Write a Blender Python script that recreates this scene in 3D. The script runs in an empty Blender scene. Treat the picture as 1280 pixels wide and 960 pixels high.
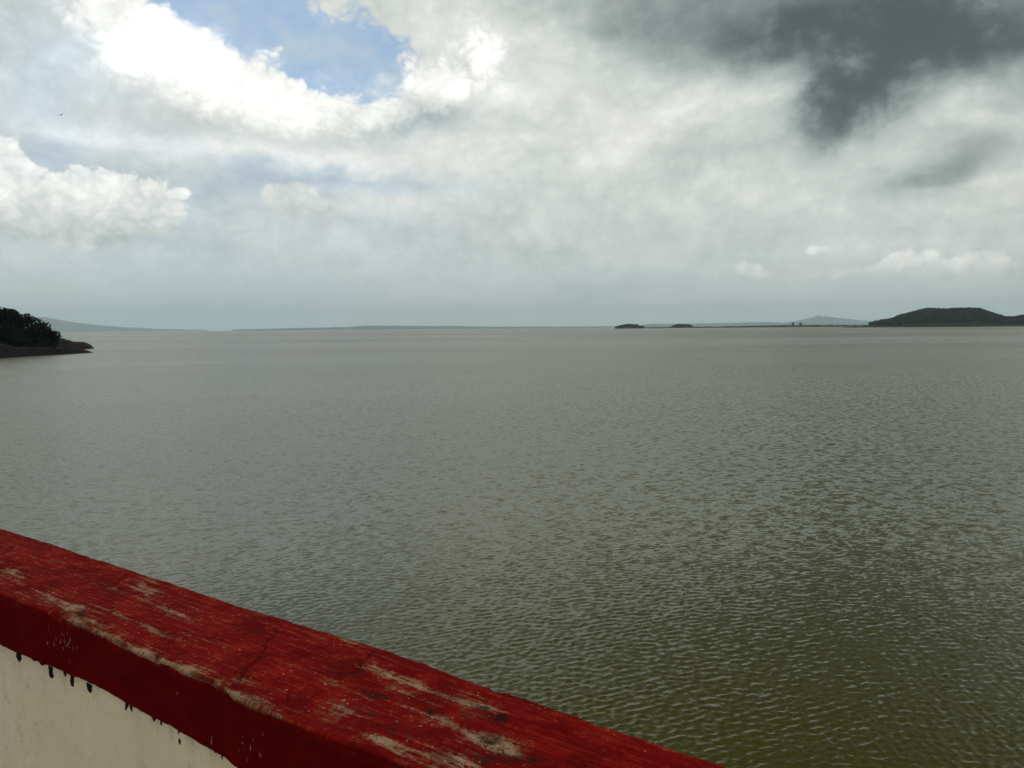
import bpy, bmesh, math, random
import numpy as np
from mathutils import Vector, Matrix

SC = bpy.context.scene
COL = SC.collection
R = math.radians
EYE = 9.0                      # metres from the water to the lens

# ------------------------------------------------------------------ camera
cam_d = bpy.data.cameras.new('camera')
cam = bpy.data.objects.new('camera', cam_d)
COL.objects.link(cam)
cam_d.sensor_width = 36.0
cam_d.lens = 36.0 * 961.0 / 1280.0
cam_d.clip_start = 0.05
cam_d.clip_end = 120000.0
_pitch, _roll = R(4.16), R(0.50)
_fw = Vector((0, math.cos(_pitch), -math.sin(_pitch)))
_rt = Vector((1, 0, 0)); _up = _rt.cross(_fw)
_r2 = math.cos(_roll) * _rt - math.sin(_roll) * _up
_u2 = math.sin(_roll) * _rt + math.cos(_roll) * _up
_m = Matrix((_r2, _u2, -_fw)).transposed().to_4x4()
_m.translation = Vector((0, 0, EYE))
cam.matrix_world = _m
SC.camera = cam

# ------------------------------------------------------------------ picture
SC.render.engine = 'CYCLES'
SC.view_settings.view_transform = 'Standard'
SC.view_settings.look = 'None'
SC.view_settings.gamma = 1.0
SC.view_settings.exposure = 0.2
SC.cycles.use_denoising = True
SC.cycles.volume_bounces = 1
SC.cycles.max_bounces = 6
SC.cycles.use_adaptive_sampling = False

# ------------------------------------------------------------------ node shorthand
class G:
    """one node tree; sockets are wrapped so that + - * / build Math nodes"""
    def __init__(s, tree):
        s.t = tree; s.n = tree.nodes; s.l = tree.links
    def put(s, sock, v):
        if isinstance(v, W): s.l.new(v.s, sock)
        elif v is not None: sock.default_value = v
    def math(s, op, a, b=None, c=None, clamp=False):
        k = s.n.new('ShaderNodeMath'); k.operation = op; k.use_clamp = clamp
        for i, v in enumerate((a, b, c)): s.put(k.inputs[i], v)
        return W(s, k.outputs[0])
    def vmath(s, op, a, b=None, c=None, scale=None):
        k = s.n.new('ShaderNodeVectorMath'); k.operation = op
        for i, v in enumerate((a, b, c)): s.put(k.inputs[i], v)
        if scale is not None: s.put(k.inputs['Scale'], scale)
        return W(s, k.outputs['Value' if op in ('DOT_PRODUCT', 'LENGTH') else 'Vector'])
    def xyz(s, x=0.0, y=0.0, z=0.0):
        k = s.n.new('ShaderNodeCombineXYZ')
        for i, v in enumerate((x, y, z)): s.put(k.inputs[i], v)
        return W(s, k.outputs[0])
    def sep(s, v):
        k = s.n.new('ShaderNodeSeparateXYZ'); s.put(k.inputs[0], v)
        return [W(s, o) for o in k.outputs]
    def noise(s, vec, scale, detail=4.0, rough=0.5, out='Fac', dist=0.0, lac=2.0):
        k = s.n.new('ShaderNodeTexNoise'); k.noise_dimensions = '3D'
        s.put(k.inputs['Vector'], vec); s.put(k.inputs['Scale'], scale); s.put(k.inputs['Detail'], detail)
        s.put(k.inputs['Roughness'], rough); s.put(k.inputs['Distortion'], dist); s.put(k.inputs['Lacunarity'], lac)
        return W(s, k.outputs[0 if out == 'Fac' else 1])
    def voro(s, vec, scale, feature='F1', out='Distance', rand=1.0):
        k = s.n.new('ShaderNodeTexVoronoi'); k.feature = feature
        s.put(k.inputs['Vector'], vec); s.put(k.inputs['Scale'], scale); s.put(k.inputs['Randomness'], rand)
        return W(s, k.outputs[out])
    def step(s, x, a, b, y0=0.0, y1=1.0, kind='SMOOTHSTEP'):
        k = s.n.new('ShaderNodeMapRange'); k.interpolation_type = kind; k.clamp = True
        s.put(k.inputs['Value'], x)
        for i, v in ((1, a), (2, b), (3, y0), (4, y1)): s.put(k.inputs[i], v)
        return W(s, k.outputs[0])
    def mix(s, f, a, b):
        k = s.n.new('ShaderNodeMix'); k.data_type = 'RGBA'; k.clamp_factor = True
        s.put(k.inputs[0], f)
        for i, v in ((6, a), (7, b)):
            s.put(k.inputs[i], (*v, 1.0) if isinstance(v, tuple) and len(v) == 3 else v)
        return W(s, k.outputs[2])
    def curves(s, vec, xs, ys):
        """three functions of the three components, as one Vector Curves node"""
        k = s.n.new('ShaderNodeVectorCurve'); mp = k.mapping
        mp.use_clip = False; mp.extend = 'HORIZONTAL'
        for c, y in zip(mp.curves, ys):
            pts = c.points
            pts[0].location = (xs[0], y[0]); pts[1].location = (xs[-1], y[-1])
            for a, b in zip(xs[1:-1], y[1:-1]): pts.new(a, b)
        mp.update()
        s.put(k.inputs['Vector'], vec)
        return W(s, k.outputs[0])
    def blobs(s, pair, lst, tot=0.0, rank=6):
        """sum of soft patches (azimuth, elevation, half sizes, tilt, strength) as a few products of curves"""
        xs = np.linspace(-52, 52, 131); ys = np.linspace(-8, 56, 97)
        A, E = np.meshgrid(xs, ys, indexing='ij'); F = np.zeros_like(A)
        for b in lst:
            c, n = math.cos(R(b[4])), math.sin(R(b[4])); dx, dy = A - b[0], E - b[1]
            F += b[5] * np.exp(-((c * dx + n * dy) / b[2]) ** 2 - ((-n * dx + c * dy) / b[3]) ** 2)
        U, S, V = np.linalg.svd(F, full_matrices=False)
        for k in range(0, rank, 3):
            w = np.sqrt(S[k:k + 3])
            a = s.curves(pair[0], xs, [U[:, k + i] * w[i] for i in range(3)])
            e = s.curves(pair[1], ys, [V[k + i] * w[i] for i in range(3)])
            tot = s.math('ADD', tot, s.vmath('DOT_PRODUCT', a, e))
        return tot
    def attr(s, name, out='Fac'):
        k = s.n.new('ShaderNodeAttribute'); k.attribute_name = name
        return W(s, k.outputs[out])

class W:
    def __init__(s, g, sock): s.g = g; s.s = sock
    def __add__(s, o): return s.g.math('ADD', s, o)
    __radd__ = __add__
    def __sub__(s, o): return s.g.math('SUBTRACT', s, o)
    def __rsub__(s, o): return s.g.math('SUBTRACT', o, s)
    def __mul__(s, o): return s.g.math('MULTIPLY', s, o)
    __rmul__ = __mul__
    def __truediv__(s, o): return s.g.math('DIVIDE', s, o)

# ------------------------------------------------------------------ sky
world = bpy.data.worlds.new('World'); SC.world = world
world.use_nodes = True
world.node_tree.nodes.clear()
SUN_EL, SUN_AZ = 58.0, -32.0        # degrees; azimuth from the view direction, left negative
g = G(world.node_tree)
# cloud masses by bearing: azimuth, elevation, half width, half height, tilt, strength
SOFT = [
    (-24.28, 18.03, 3.37, 2.56, 0, 0.13),
    (-26.55, 19.76, 2.54, 1.56, 0, 0.06),
    (-19.4, 15.75, 4.66, 1.59, -28, 0.1),
    (-11.92, 14.06, 7.26, 1.05, -6, 0.05),
    (-2.15, 15.6, 5.24, 1.58, 0, 0.08),
    (-2.67, 20.2, 5.2, 2.72, 0, 0.06),
    (3.68, 19.39, 4.04, 2.5, 0, 0.04),
    (-28.24, 12.6, 3.62, 0.77, -8, 0.06),
    (-21.58, 11.85, 8.6, 1.13, -8, 0.09),
    (-12.55, 11.27, 5.02, 0.76, -5, 0.08),
    (-4.53, 11.82, 5.24, 0.88, 0, 0.06),
    (-31.15, 15.72, 2.98, 2.71, 0, 0.035),
    (-30.53, 10.69, 2.6, 1.2, 0, -0.06),
    (-7.96, 14.2, 3.43, 1.06, 15, -0.11),
    (-11.46, 9.77, 6.2, 0.55, 0, -0.08),
    (-19.63, 9.2, 4.17, 1.17, 0, -0.06),
    (-22.87, 4.0, 7.53, 2.42, 0, -0.015),
    (-29.05, 4.37, 5.42, 3.06, 0, 0.01),
    (-13.8, 5.83, 3.34, 1.12, 0, 0.02),
    (-8.69, 6.46, 1.73, 0.8, 0, -0.04),
    (0.73, 12.74, 2.34, 0.44, 0, 0.06),
    (10.54, 15.0, 4.51, 1.31, 15, 0.07),
    (8.28, 12.98, 3.43, 0.86, 10, 0.04),
    (3.67, 16.32, 4.64, 2.09, 0, 0.02),
    (7.13, 3.34, 4.66, 0.7, 5, -0.05),
    (15.01, 12.1, 5.46, 1.59, 0, -0.04),
    (13.88, 14.79, 2.2, 0.93, 0, -0.05),
    (18.62, 19.89, 8.31, 1.98, 0, -0.17),
    (26.04, 18.33, 7.01, 2.97, 0, -0.17),
    (32.45, 16.58, 3.71, 2.2, 0, -0.2),
    (11.07, 20.74, 5.01, 1.73, 0, -0.1),
    (22.58, 23.31, 18.61, 2.6, 0, -0.2),
    (19.72, 16.21, 2.06, 0.59, 18, 0.1),
    (13.32, 15.96, 2.75, 1.02, 0, 0.06),
    (31.32, 12.94, 2.98, 1.21, 0, 0.06),
    (26.7, 11.12, 2.8, 1.09, 10, 0.04),
    (29.67, 10.31, 4.64, 2.04, 22, -0.16),
    (26.75, 9.22, 3.74, 0.81, 0, -0.07),
    (23.45, 6.26, 9.92, 2.11, 0, 0.01),
    (23.84, 29.9, 20.41, 6.35, 0, -0.34),  # dark mass carried on above the view to darken the water's reflection
    (24.41, 40.33, 27.58, 8.25, 0, -0.36),  # unseen overhead dark mass, added so the near water mirrors less light
    (-23.39, 27.2, 14.42, 2.8, 0, 0.02),
]
RIMMED = [
    (22.77, 14.89, 3.46, 2.45, 62, -0.19),
    (25.87, 16.28, 4.47, 2.63, 35, -0.17),
    (28.35, 17.51, 2.69, 1.81, 0, -0.1),
    (17.61, 17.99, 3.69, 1.17, -8, -0.1),
    (-12.12, 5.96, 1.58, 0.68, 0, 0.035),
    (-5.84, 3.0, 0.94, 0.41, 0, 0.03),
]
COOL = [
    (-26.64, 7.02, 15.05, 7.18, 0, 0.3),
    (-30.53, 10.69, 3.04, 1.44, 0, 0.5),
    (-19.62, 9.47, 4.17, 1.27, 0, 0.35),
    (-12.02, 9.76, 7.86, 0.71, 0, 0.75),
    (-21.86, 4.02, 8.15, 2.71, 0, 0.3),
    (-30.72, 15.78, 4.29, 3.63, 0, 0.55),
    (-8.53, 14.18, 3.42, 1.28, 0, 0.25),
    (-8.11, 6.46, 3.47, 1.14, 0, 0.25),
    (-26.9, 0.76, 12.28, 1.06, 0, 0.3),
    (3.61, 3.51, 17.69, 2.34, 0, 0.12),
]
WARM = [
    (9.41, 14.53, 3.41, 1.27, 0, 0.4),
    (31.83, 3.5, 2.56, 0.99, 0, 0.35),
    (20.46, 3.43, 6.23, 1.1, 0, 0.25),
    (32.12, 7.64, 4.22, 2.9, 0, 0.2),
    (-13.25, 5.55, 2.8, 1.13, 0, 0.2),
    (31.12, 12.5, 2.57, 1.87, 0, 0.15),
]
HOLE = [
    (-21.96, 21.29, 4.46, 1.9, -30, 0.8),
    (-17.66, 20.72, 6.55, 2.34, -28, 1.0),
    (-10.7, 17.98, 4.2, 1.81, 0, 1.0),
    (-12.32, 19.86, 5.25, 2.43, 0, 0.8),
    (-16.93, 26.48, 9.95, 3.17, 0, 0.9),
    (-7.49, 22.98, 1.7, 1.87, 0, -0.3),
]
DARK = [
    (22.29, 14.31, 2.49, 1.69, 62, 1.0),
    (24.7, 15.48, 4.32, 2.4, 35, 1.0),
    (27.23, 17.14, 4.35, 2.53, 10, 1.0),
    (20.69, 18.6, 5.57, 1.61, 0, 0.8),
    (25.99, 20.13, 10.25, 1.78, 0, 0.8),
    (32.86, 16.5, 2.86, 2.19, 0, 0.85),
    (29.89, 10.38, 3.96, 1.64, 22, 0.5),
    (25.81, 9.3, 2.38, 0.56, 0, 0.3),
]
HEAPS = [
    ([(-32.86, 10.46, 1.4, 1.97, 0, 1.0), (-28.4, 8.93, 3.18, 1.39, -5, 1.0), (-24.66, 8.93, 2.18, 1.34, 0, 1.0), (-30.7, 7.04, 5.22, 1.48, 0, 0.8), (-27.12, 6.74, 5.13, 1.33, 0, 0.6)], 0.55, 0.1, 0.135, 7.8, 2.68),
    ([(-24.49, 18.69, 3.59, 2.31, 0, 1.0), (-21.37, 17.42, 4.02, 1.92, -30, 1.0), (-16.76, 16.35, 4.8, 1.7, -18, 1.0), (-11.31, 15.91, 5.04, 1.55, 0, 1.0), (-6.19, 16.34, 4.03, 1.77, 20, 0.8), (-2.1, 19.46, 4.63, 3.0, 0, 0.45), (-27.44, 20.28, 2.73, 2.19, 0, 0.6), (-18.94, 14.18, 8.35, 1.22, -10, 0.5)], 0.6, 0.3, 0.115, 14.18, 2.68),
    ([(17.28, 3.52, 1.83, 0.56, 0, 1.0), (21.46, 5.19, 1.12, 0.43, 0, 0.7), (22.52, 3.09, 2.27, 0.49, 5, 1.0), (26.41, 4.01, 2.61, 0.68, 0, 1.0), (29.42, 3.46, 1.35, 0.46, 0, 0.8), (32.04, 3.64, 1.61, 0.69, 0, 1.1), (34.32, 3.38, 1.21, 0.58, 0, 0.9)], 0.5, 0.18, 0.075, 3.52, 0.71),
    ([(-15.63, 9.37, 1.96, 0.98, 20, 1.0), (-14.28, 8.48, 2.76, 0.77, 0, 0.8)], 0.5, 0.15, 0.05, 8.85, 1.19),
]

def build_sky():
    geo = g.n.new('ShaderNodeTexCoord')
    P = g.vmath('NORMALIZE', W(g, geo.outputs['Generated']))
    x, y, z = g.sep(P)
    az = g.math('ARCTAN2', x, y) * 57.2958
    el = g.math('ARCSINE', z) * 57.2958
    Q = g.xyz(az, el, 1.0)
    Ps = g.vmath('MULTIPLY', P, (1.0, 1.0, 1.9))            # flattened cells
    def warp(base, scale, detail, rough, amp, off=(0, 0, 0), dist=0.0):
        v = g.vmath('ADD', base, off)
        c = g.noise(v, scale, detail, rough, 'Color', dist)
        c = g.vmath('SUBTRACT', c, (0.5, 0.5, 0.5))
        return g.vmath('MULTIPLY', c, amp)
    w1 = warp(Ps, 5.0, 4.0, 0.58, (16.0, 8.5, 0.0))
    def pair(v):
        a, e, _ = g.sep(v); return g.xyz(a, a, a), g.xyz(e, e, e)
    Qs = pair(g.vmath('ADD', Q, w1))                               # wind-torn masses
    w2 = warp(P, 16.0, 5.0, 0.60, (3.6, 3.2, 0.0), (3.1, 0, 0))
    Qc = pair(g.vmath('ADD', Q, w2))                               # crisp cauliflower rims
    # ---- puffs: rounded lobes with sharp creases at four sizes
    Pw = g.vmath('ADD', g.vmath('MULTIPLY', P, (1.0, 1.0, 1.25)), g.vmath('SCALE', w2, scale=0.004))
    pf, pfs = -0.30, -0.30
    for sc_, am in ((13.0, 0.5), (29.0, 0.30), (61.0, 0.20), (120.0, 0.14)):
        lobe = g.math('ABSOLUTE', g.noise(g.vmath('ADD', Pw, (sc_, 0, 1)), sc_, 0.0) - 0.5)
        pf = pf + lobe * (am * 3.0)
        if sc_ > 20: pfs = pfs + lobe * (am * 5.2)
    # ---- base deck, brighter away from the horizon
    L = g.step(el, 0.0, 9.5, 0.785, 0.80)
    L = g.blobs(Qs, SOFT, L, 15)
    L = g.blobs(Qc, RIMMED, L, 9)
    # ---- texture of the deck
    n1 = g.noise(Ps, 4.0, 5.0, 0.60) - 0.5
    n2 = g.noise(Pw, 12.0, 6.0, 0.66) - 0.5
    n3 = g.noise(g.vmath('MULTIPLY', P, (1.0, 1.0, 4.0)), 9.0, 4.0, 0.55) - 0.5
    calm = g.step(el, 0.8, 6.0, 0.25, 1.0)
    L = L + (n1 * 0.11 + n2 * 0.18 + n3 * 0.08 + pf * 0.07 + pfs * 0.028) * calm
    # ---- heaped clouds with sharp tops, greyer towards the foot
    hm = 0.0
    for i, (lst, thr, wdt, gain, foot, drop) in enumerate(HEAPS):
        f = g.blobs(Qc, lst) * ((pfs if i > 1 else pf + pfs * 0.35) * 0.95 + 1.0)
        m = g.step(f, thr - wdt, thr + wdt)
        lit = g.step(el, foot - drop, foot + drop, -0.25, 1.0)
        L = L + m * (lit + pf * 0.6 + pfs * 0.5) * gain
        hm = g.math('MAXIMUM', hm, m)
    # ---- rain-dark bellies with a torn lower edge
    df = g.blobs(Qc, DARK, 0.0, 9) * (pf * 0.8 + 1.0) + n1 * 0.5 + n2 * 0.35
    L = L - g.step(df, 0.05, 1.10) * (0.19 - pf * 0.16 - n2 * 0.35)
    L = g.math('MAXIMUM', g.math('MINIMUM', L, 1.0), 0.05)
    L = g.math('SMOOTH_MAX', L, 0.31, 0.14)
    lin = g.math('POWER', L, 2.2)
    # ---- tint: slate in the dark masses, faint green-grey in the middle, warm white on top
    tint = g.mix(g.step(L, 0.35, 0.62, kind='LINEAR'), (0.84, 1.00, 1.03), (0.895, 1.0, 0.955))
    tint = g.mix(g.step(L, 0.68, 0.92, kind='LINEAR'), tint, (1.0, 1.0, 0.95))
    cool = g.blobs(Qs, COOL, 0.0, 9) * (1.0 - hm * 0.8)
    tint = g.mix(cool, tint, (0.82, 0.99, 1.16))
    warmv = g.blobs(Qs, WARM, 0.0, 3)
    tint = g.mix(warmv, tint, (1.06, 0.995, 0.915))
    cloud = g.vmath('SCALE', tint, scale=lin * 10.0)
    # ---- clear sky behind
    sky = g.n.new('ShaderNodeTexSky'); sky.sky_type = 'NISHITA'; sky.sun_disc = False
    sky.sun_elevation = R(SUN_EL); sky.sun_rotation = R(SUN_AZ)
    sky.air_density = 1.0; sky.dust_density = 1.2; sky.ozone_density = 1.5
    blue = g.vmath('MULTIPLY', W(g, sky.outputs[0]), SKY_GAIN)
    veil = g.noise(g.vmath('ADD', Ps, (5, 1, 0)), 9.0, 5.0, 0.62)
    hf = g.blobs(Qc, HOLE) * (1.0 - pf * 0.8 - pfs * 0.35)
    hole = g.step(hf, 0.36, 0.72)
    hole = hole * g.step(veil, 0.36, 0.72, 0.93, 0.50)
    col = g.mix(hole, cloud, blue)
    # below the horizon the world only closes the dome under the water sheet
    bg = g.n.new('ShaderNodeBackground'); g.put(bg.inputs[0], col); bg.inputs[1].default_value = 0.1
    out = g.n.new('ShaderNodeOutputWorld'); g.l.new(bg.outputs[0], out.inputs[0])
SKY_GAIN = (0.80, 0.92, 0.94)
build_sky()
world.cycles.sampling_method = 'NONE'

# ------------------------------------------------------------------ sun behind thin cloud
sun_d = bpy.data.lights.new('sun', 'SUN')
sun_d.energy = 0.7; sun_d.angle = R(50.0); sun_d.color = (1.0, 0.955, 0.89)
sun = bpy.data.objects.new('sun', sun_d); COL.objects.link(sun)
_sd = Vector((math.sin(R(SUN_AZ)) * math.cos(R(SUN_EL)), math.cos(R(SUN_AZ)) * math.cos(R(SUN_EL)), math.sin(R(SUN_EL))))
sun.rotation_euler = _sd.to_track_quat('Z', 'Y').to_euler()
sun.location = (0, 0, 60)

# ------------------------------------------------------------------ helpers
rng = np.random.default_rng(11)
random.seed(5)

def mesh_np(name, verts, faces, smooth=True):
    verts = np.asarray(verts, np.float32); faces = np.asarray(faces, np.int32)
    me = bpy.data.meshes.new(name)
    k = faces.shape[1]
    me.vertices.add(len(verts)); me.vertices.foreach_set('co', verts.ravel())
    me.loops.add(faces.size); me.loops.foreach_set('vertex_index', faces.ravel())
    me.polygons.add(len(faces)); me.polygons.foreach_set('loop_start', np.arange(0, faces.size, k, dtype=np.int32))
    me.polygons.foreach_set('use_smooth', np.full(len(faces), smooth))
    me.update(calc_edges=True); me.validate()
    return me

def grid_faces(nr, nc):
    i = np.arange((nr - 1) * (nc - 1)); r, c = i // (nc - 1), i % (nc - 1)
    a = r * nc + c
    return np.stack([a, a + 1, a + nc + 1, a + nc], 1)

def obj(name, me, mat=None, parent=None, loc=None):
    o = bpy.data.objects.new(name, me); COL.objects.link(o)
    if mat is not None and me is not None: me.materials.clear(); me.materials.append(mat)
    if parent is not None: o.parent = parent
    if loc is not None: o.location = loc
    return o

def tag(o, label=None, cat=None, group=None, kind=None):
    for k, v in (('label', label), ('category', cat), ('group', group), ('kind', kind)):
        if v: o[k] = v
    return o

def mat(name):
    m = bpy.data.materials.new(name); m.use_nodes = True
    m.node_tree.nodes.clear()
    g = G(m.node_tree)
    b = g.n.new('ShaderNodeBsdfPrincipled'); o = g.n.new('ShaderNodeOutputMaterial')
    g.l.new(b.outputs[0], o.inputs[0])
    return m, g, b

def col3(g, c): return (*c, 1.0)

_TAB = {}
def _tab(k):
    if k not in _TAB: _TAB[k] = np.random.default_rng(k).uniform(-1, 1, (256, 256))
    return _TAB[k]

def vnoise(x, y, seed=0, octaves=4, rough=0.5):
    """value noise on arrays, about -1..1"""
    x = np.asarray(x, float); y = np.asarray(y, float)
    tot = np.zeros(np.broadcast(x, y).shape); amp, norm = 1.0, 0.0
    for o in range(octaves):
        tab = _tab(seed * 31 + o)
        xi, yi = np.floor(x).astype(int), np.floor(y).astype(int)
        fx, fy = x - xi, y - yi
        fx = fx * fx * (3 - 2 * fx); fy = fy * fy * (3 - 2 * fy)
        a, b = tab[yi & 255, xi & 255], tab[yi & 255, (xi + 1) & 255]
        c, d = tab[(yi + 1) & 255, xi & 255], tab[(yi + 1) & 255, (xi + 1) & 255]
        tot += amp * ((a * (1 - fx) + b * fx) * (1 - fy) + (c * (1 - fx) + d * fx) * fy)
        norm += amp; amp *= rough; x = x * 2.03 + 17.1; y = y * 2.03 + 5.7
    return tot / norm

def sstep(x, a, b):
    t = np.clip((x - a) / (b - a), 0, 1); return t * t * (3 - 2 * t)

# ------------------------------------------------------------------ materials of the setting
def water_material():
    m, g, b = mat('reservoir_water')
    geo = g.n.new('ShaderNodeNewGeometry')
    P = W(g, geo.outputs['Position']); N = W(g, geo.outputs['Normal'])
    fine = g.attr('open')                      # 0 where the mesh itself carries the waves, 1 far out
    # facets too small for the mesh: a field of slopes, longer along the crests
    c, n = math.cos(R(24)), math.sin(R(24))
    u = g.vmath('DOT_PRODUCT', P, (c, n, 0.0)); v = g.vmath('DOT_PRODUCT', P, (-n, c, 0.0))
    gust = g.noise(g.xyz(u * 0.55, v, 0.0), 0.0045, 4.0, 0.6)
    gust2 = g.noise(g.xyz(u * 0.3, v, 3.0), 0.0012, 3.0, 0.6)
    rip = g.noise(g.xyz(u * 0.6, v, 0.0), 8.0, 3.0, 0.6, 'Color')
    far = g.noise(g.xyz(u * 0.95, v, 9.0), 2.1, 2.0, 0.5, 'Color')
    rip = g.vmath('SUBTRACT', rip, (0.5, 0.5, 0.5)); far = g.vmath('SUBTRACT', far, (0.5, 0.5, 0.5))
    breeze = g.step(gust * 0.6 + gust2 * 0.4, 0.36, 0.64, 0.82, 1.12)
    slope = g.vmath('ADD', g.vmath('SCALE', rip, scale=breeze * RIPPLE),
                    g.vmath('SCALE', far, scale=fine * fine * breeze * FAR_SLOPE))
    slope = g.vmath('MULTIPLY', slope, (0.75, 1.0, 0.0))
    nn = g.vmath('NORMALIZE', g.vmath('ADD', N, slope))
    silt = g.noise(g.xyz(u * 0.6, v, 1.0), 0.02, 3.0, 0.5)
    g.put(b.inputs['Base Color'], g.mix(g.step(silt, 0.3, 0.7), (0.034, 0.0300, 0.0003), (0.044, 0.0390, 0.0005)))
    b.inputs['IOR'].default_value = 1.333
    b.inputs['Specular Tint'].default_value = (0.90, 1.0, 0.58, 1.0)      # tints the mirrored sky yellow-green, cutting its blue in near water
    g.put(b.inputs['Roughness'], 0.05 + fine * breeze * 0.25)   # unresolved waves far out
    g.put(b.inputs['Normal'], nn)
    return m
RIPPLE, FAR_SLOPE = 0.58, 0.85

def terrain_material(name, c1, c2, scale, bump=0.0):
    m, g, b = mat(name)
    geo = g.n.new('ShaderNodeNewGeometry'); P = W(g, geo.outputs['Position'])
    n = g.noise(P, scale, 5.0, 0.6)
    g.put(b.inputs['Base Color'], g.mix(g.step(n, 0.35, 0.65), c1, c2))
    b.inputs['Roughness'].default_value = 0.95; b.inputs['Specular IOR Level'].default_value = 0.08
    if bump:
        k = g.n.new('ShaderNodeBump'); k.inputs['Strength'].default_value = 0.8
        k.inputs['Distance'].default_value = bump; g.put(k.inputs['Height'], g.noise(P, scale * 3, 5.0, 0.6))
        g.l.new(k.outputs[0], b.inputs['Normal'])
    return m
M_rock = terrain_material('bank_rock', (0.006, 0.005, 0.005), (0.015, 0.0095, 0.008), 0.25, 0.4)
M_scrub = terrain_material('hill_scrub', (0.010, 0.014, 0.008), (0.020, 0.026, 0.014), 0.02)
M_shore = terrain_material('low_shore', (0.016, 0.018, 0.013), (0.034, 0.034, 0.024), 0.008)
M_far = terrain_material('far_slope', (0.022, 0.030, 0.014), (0.045, 0.050, 0.026), 0.002)

def leaf_material(name, c1, c2):
    m, g, b = mat(name)
    info = g.n.new('ShaderNodeNewGeometry')
    r = W(g, info.outputs['Random Per Island'])
    g.put(b.inputs['Base Color'], g.mix(r, c1, c2))
    b.inputs['Roughness'].default_value = 0.8; b.inputs['Specular IOR Level'].default_value = 0.05
    return m
M_leaf = leaf_material('leaf', (0.004, 0.008, 0.006), (0.011, 0.017, 0.012))
M_bark = terrain_material('bark', (0.02, 0.015, 0.01), (0.04, 0.03, 0.02), 2.0)

# ------------------------------------------------------------------ water
def build_water():
    # rows by distance, columns by bearing: close cells near the dam, wide cells far out
    rad = [1.2]
    while rad[-1] < 8.0: rad.append(rad[-1] + 0.35)
    while rad[-1] < 210.0: rad.append(rad[-1] + 0.012 + 0.0022 * rad[-1])
    while rad[-1] < 52000.0: rad.append(rad[-1] * 1.12)
    rad[-1] = 52000.0
    rad = np.array(rad)
    az = np.concatenate([np.linspace(-165, -46, 24)[:-1], np.linspace(-46, 46, 640), np.linspace(46, 165, 24)[1:]])
    A = np.radians(az)
    Rg, Ag = np.meshgrid(rad, A, indexing='ij')
    X, Y = Rg * np.sin(Ag), Rg * np.cos(Ag)
    dr = np.gradient(rad)[:, None] * np.ones_like(Ag)
    dc = Rg * np.gradient(A)[None, :]
    cell = np.maximum(dr, dc * 0.45)
    Z = np.zeros_like(X); DX = np.zeros_like(X); DY = np.zeros_like(X)
    gust = 1.0 + 0.28 * vnoise(X / 22.0, Y / 16.0, 3, 3)
    gust = np.clip(gust, 0.75, 1.3)
    lost = np.zeros_like(X); total = 0.0
    near = rad < 225
    Xn, Yn, cn = X[near], Y[near], cell[near]
    main = R(24)                                     # heading of the wind waves, left of straight ahead
    r_ = np.random.default_rng(4)
    zn = np.zeros_like(Xn); dxn = np.zeros_like(Xn); dyn = np.zeros_like(Xn); keep = np.zeros_like(Xn)
    for i in range(110):
        lam = 0.10 * (1.0 / 0.10) ** ((i + r_.uniform()) / 110)
        spread = 0.42 + 0.22 * (0.3 / max(lam, 0.15) - 0.3)
        th = main + r_.normal(0, max(spread, 0.3))
        kx, ky = -math.sin(th), math.cos(th); k = 2 * math.pi / lam
        s = WAVE * math.exp(-((math.log(lam / 0.20)) / 0.55) ** 2) / math.sqrt(110) * r_.uniform(0.5, 1.5)
        a = s / k
        f = sstep(lam / cn, 2.2, 4.5)
        ph = k * (kx * Xn + ky * Yn) + r_.uniform(0, 6.283)
        zn += a * f * np.cos(ph)
        q = a * f * np.sin(ph) * 0.9
        dxn -= kx * q; dyn -= ky * q
        keep += s * s * f; total += s * s
    gn = gust[near]
    Z[near] = zn * gn; DX[near] = dxn * gn; DY[near] = dyn * gn
    opened = np.ones_like(X); opened[near] = 1 - np.sqrt(keep / total)
    V = np.stack([X + DX, Y + DY, Z], -1).reshape(-1, 3)
    me = mesh_np('water', V, grid_faces(len(rad), len(az)))
    at = me.attributes.new('open', 'FLOAT', 'POINT'); at.data.foreach_set('value', opened.ravel().astype(np.float32))
    o = obj('water', me, water_material()); tag(o, kind='structure')
WAVE = 0.45
build_water()

# ------------------------------------------------------------------ land by bearing and distance
def bearing(az, dist): return np.array([dist * math.sin(R(az)), dist * math.cos(R(az))])

def ridge(name, prof, dist, depth, m, kind='structure', nx=160, ny=24, rough=0.08, seed=1, sink=3.0, skew=0.0, foot=0.35):
    """land lying across the view: prof = [(bearing, height angle)] at a distance; returns object and its surface"""
    a = np.array([p[0] for p in prof]); e = np.array([p[1] for p in prof])
    aa = np.linspace(a[0], a[-1], nx); hh = np.interp(aa, a, e)
    t = np.linspace(-1, 1, ny)
    T, AA = np.meshgrid(t, aa, indexing='ij')
    D = dist + T * depth + skew * (AA - a.mean())
    H = np.tan(np.radians(hh))[None, :] * dist
    sh = np.clip(1 - np.abs(T) ** 2.2, 0, 1) ** 0.9
    z = H * sh * (1 + rough * vnoise(AA * 3.1 + 7, T * 3.0, seed, 4)) + rough * H * 0.6 * vnoise(AA * 9, T * 7, seed + 3, 3) * sh
    edge = np.minimum(sstep(1 - np.abs(T), 0, 0.1), 1)
    z = z * edge - (1 - edge) * sink - 0.3
    X, Y = D * np.sin(np.radians(AA)), D * np.cos(np.radians(AA))
    V = np.stack([X, Y, z], -1)
    me = mesh_np(name, V.reshape(-1, 3), grid_faces(ny, nx)[:, ::-1])
    o = obj(name, me, m); tag(o, kind=kind)
    return o, V

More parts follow.
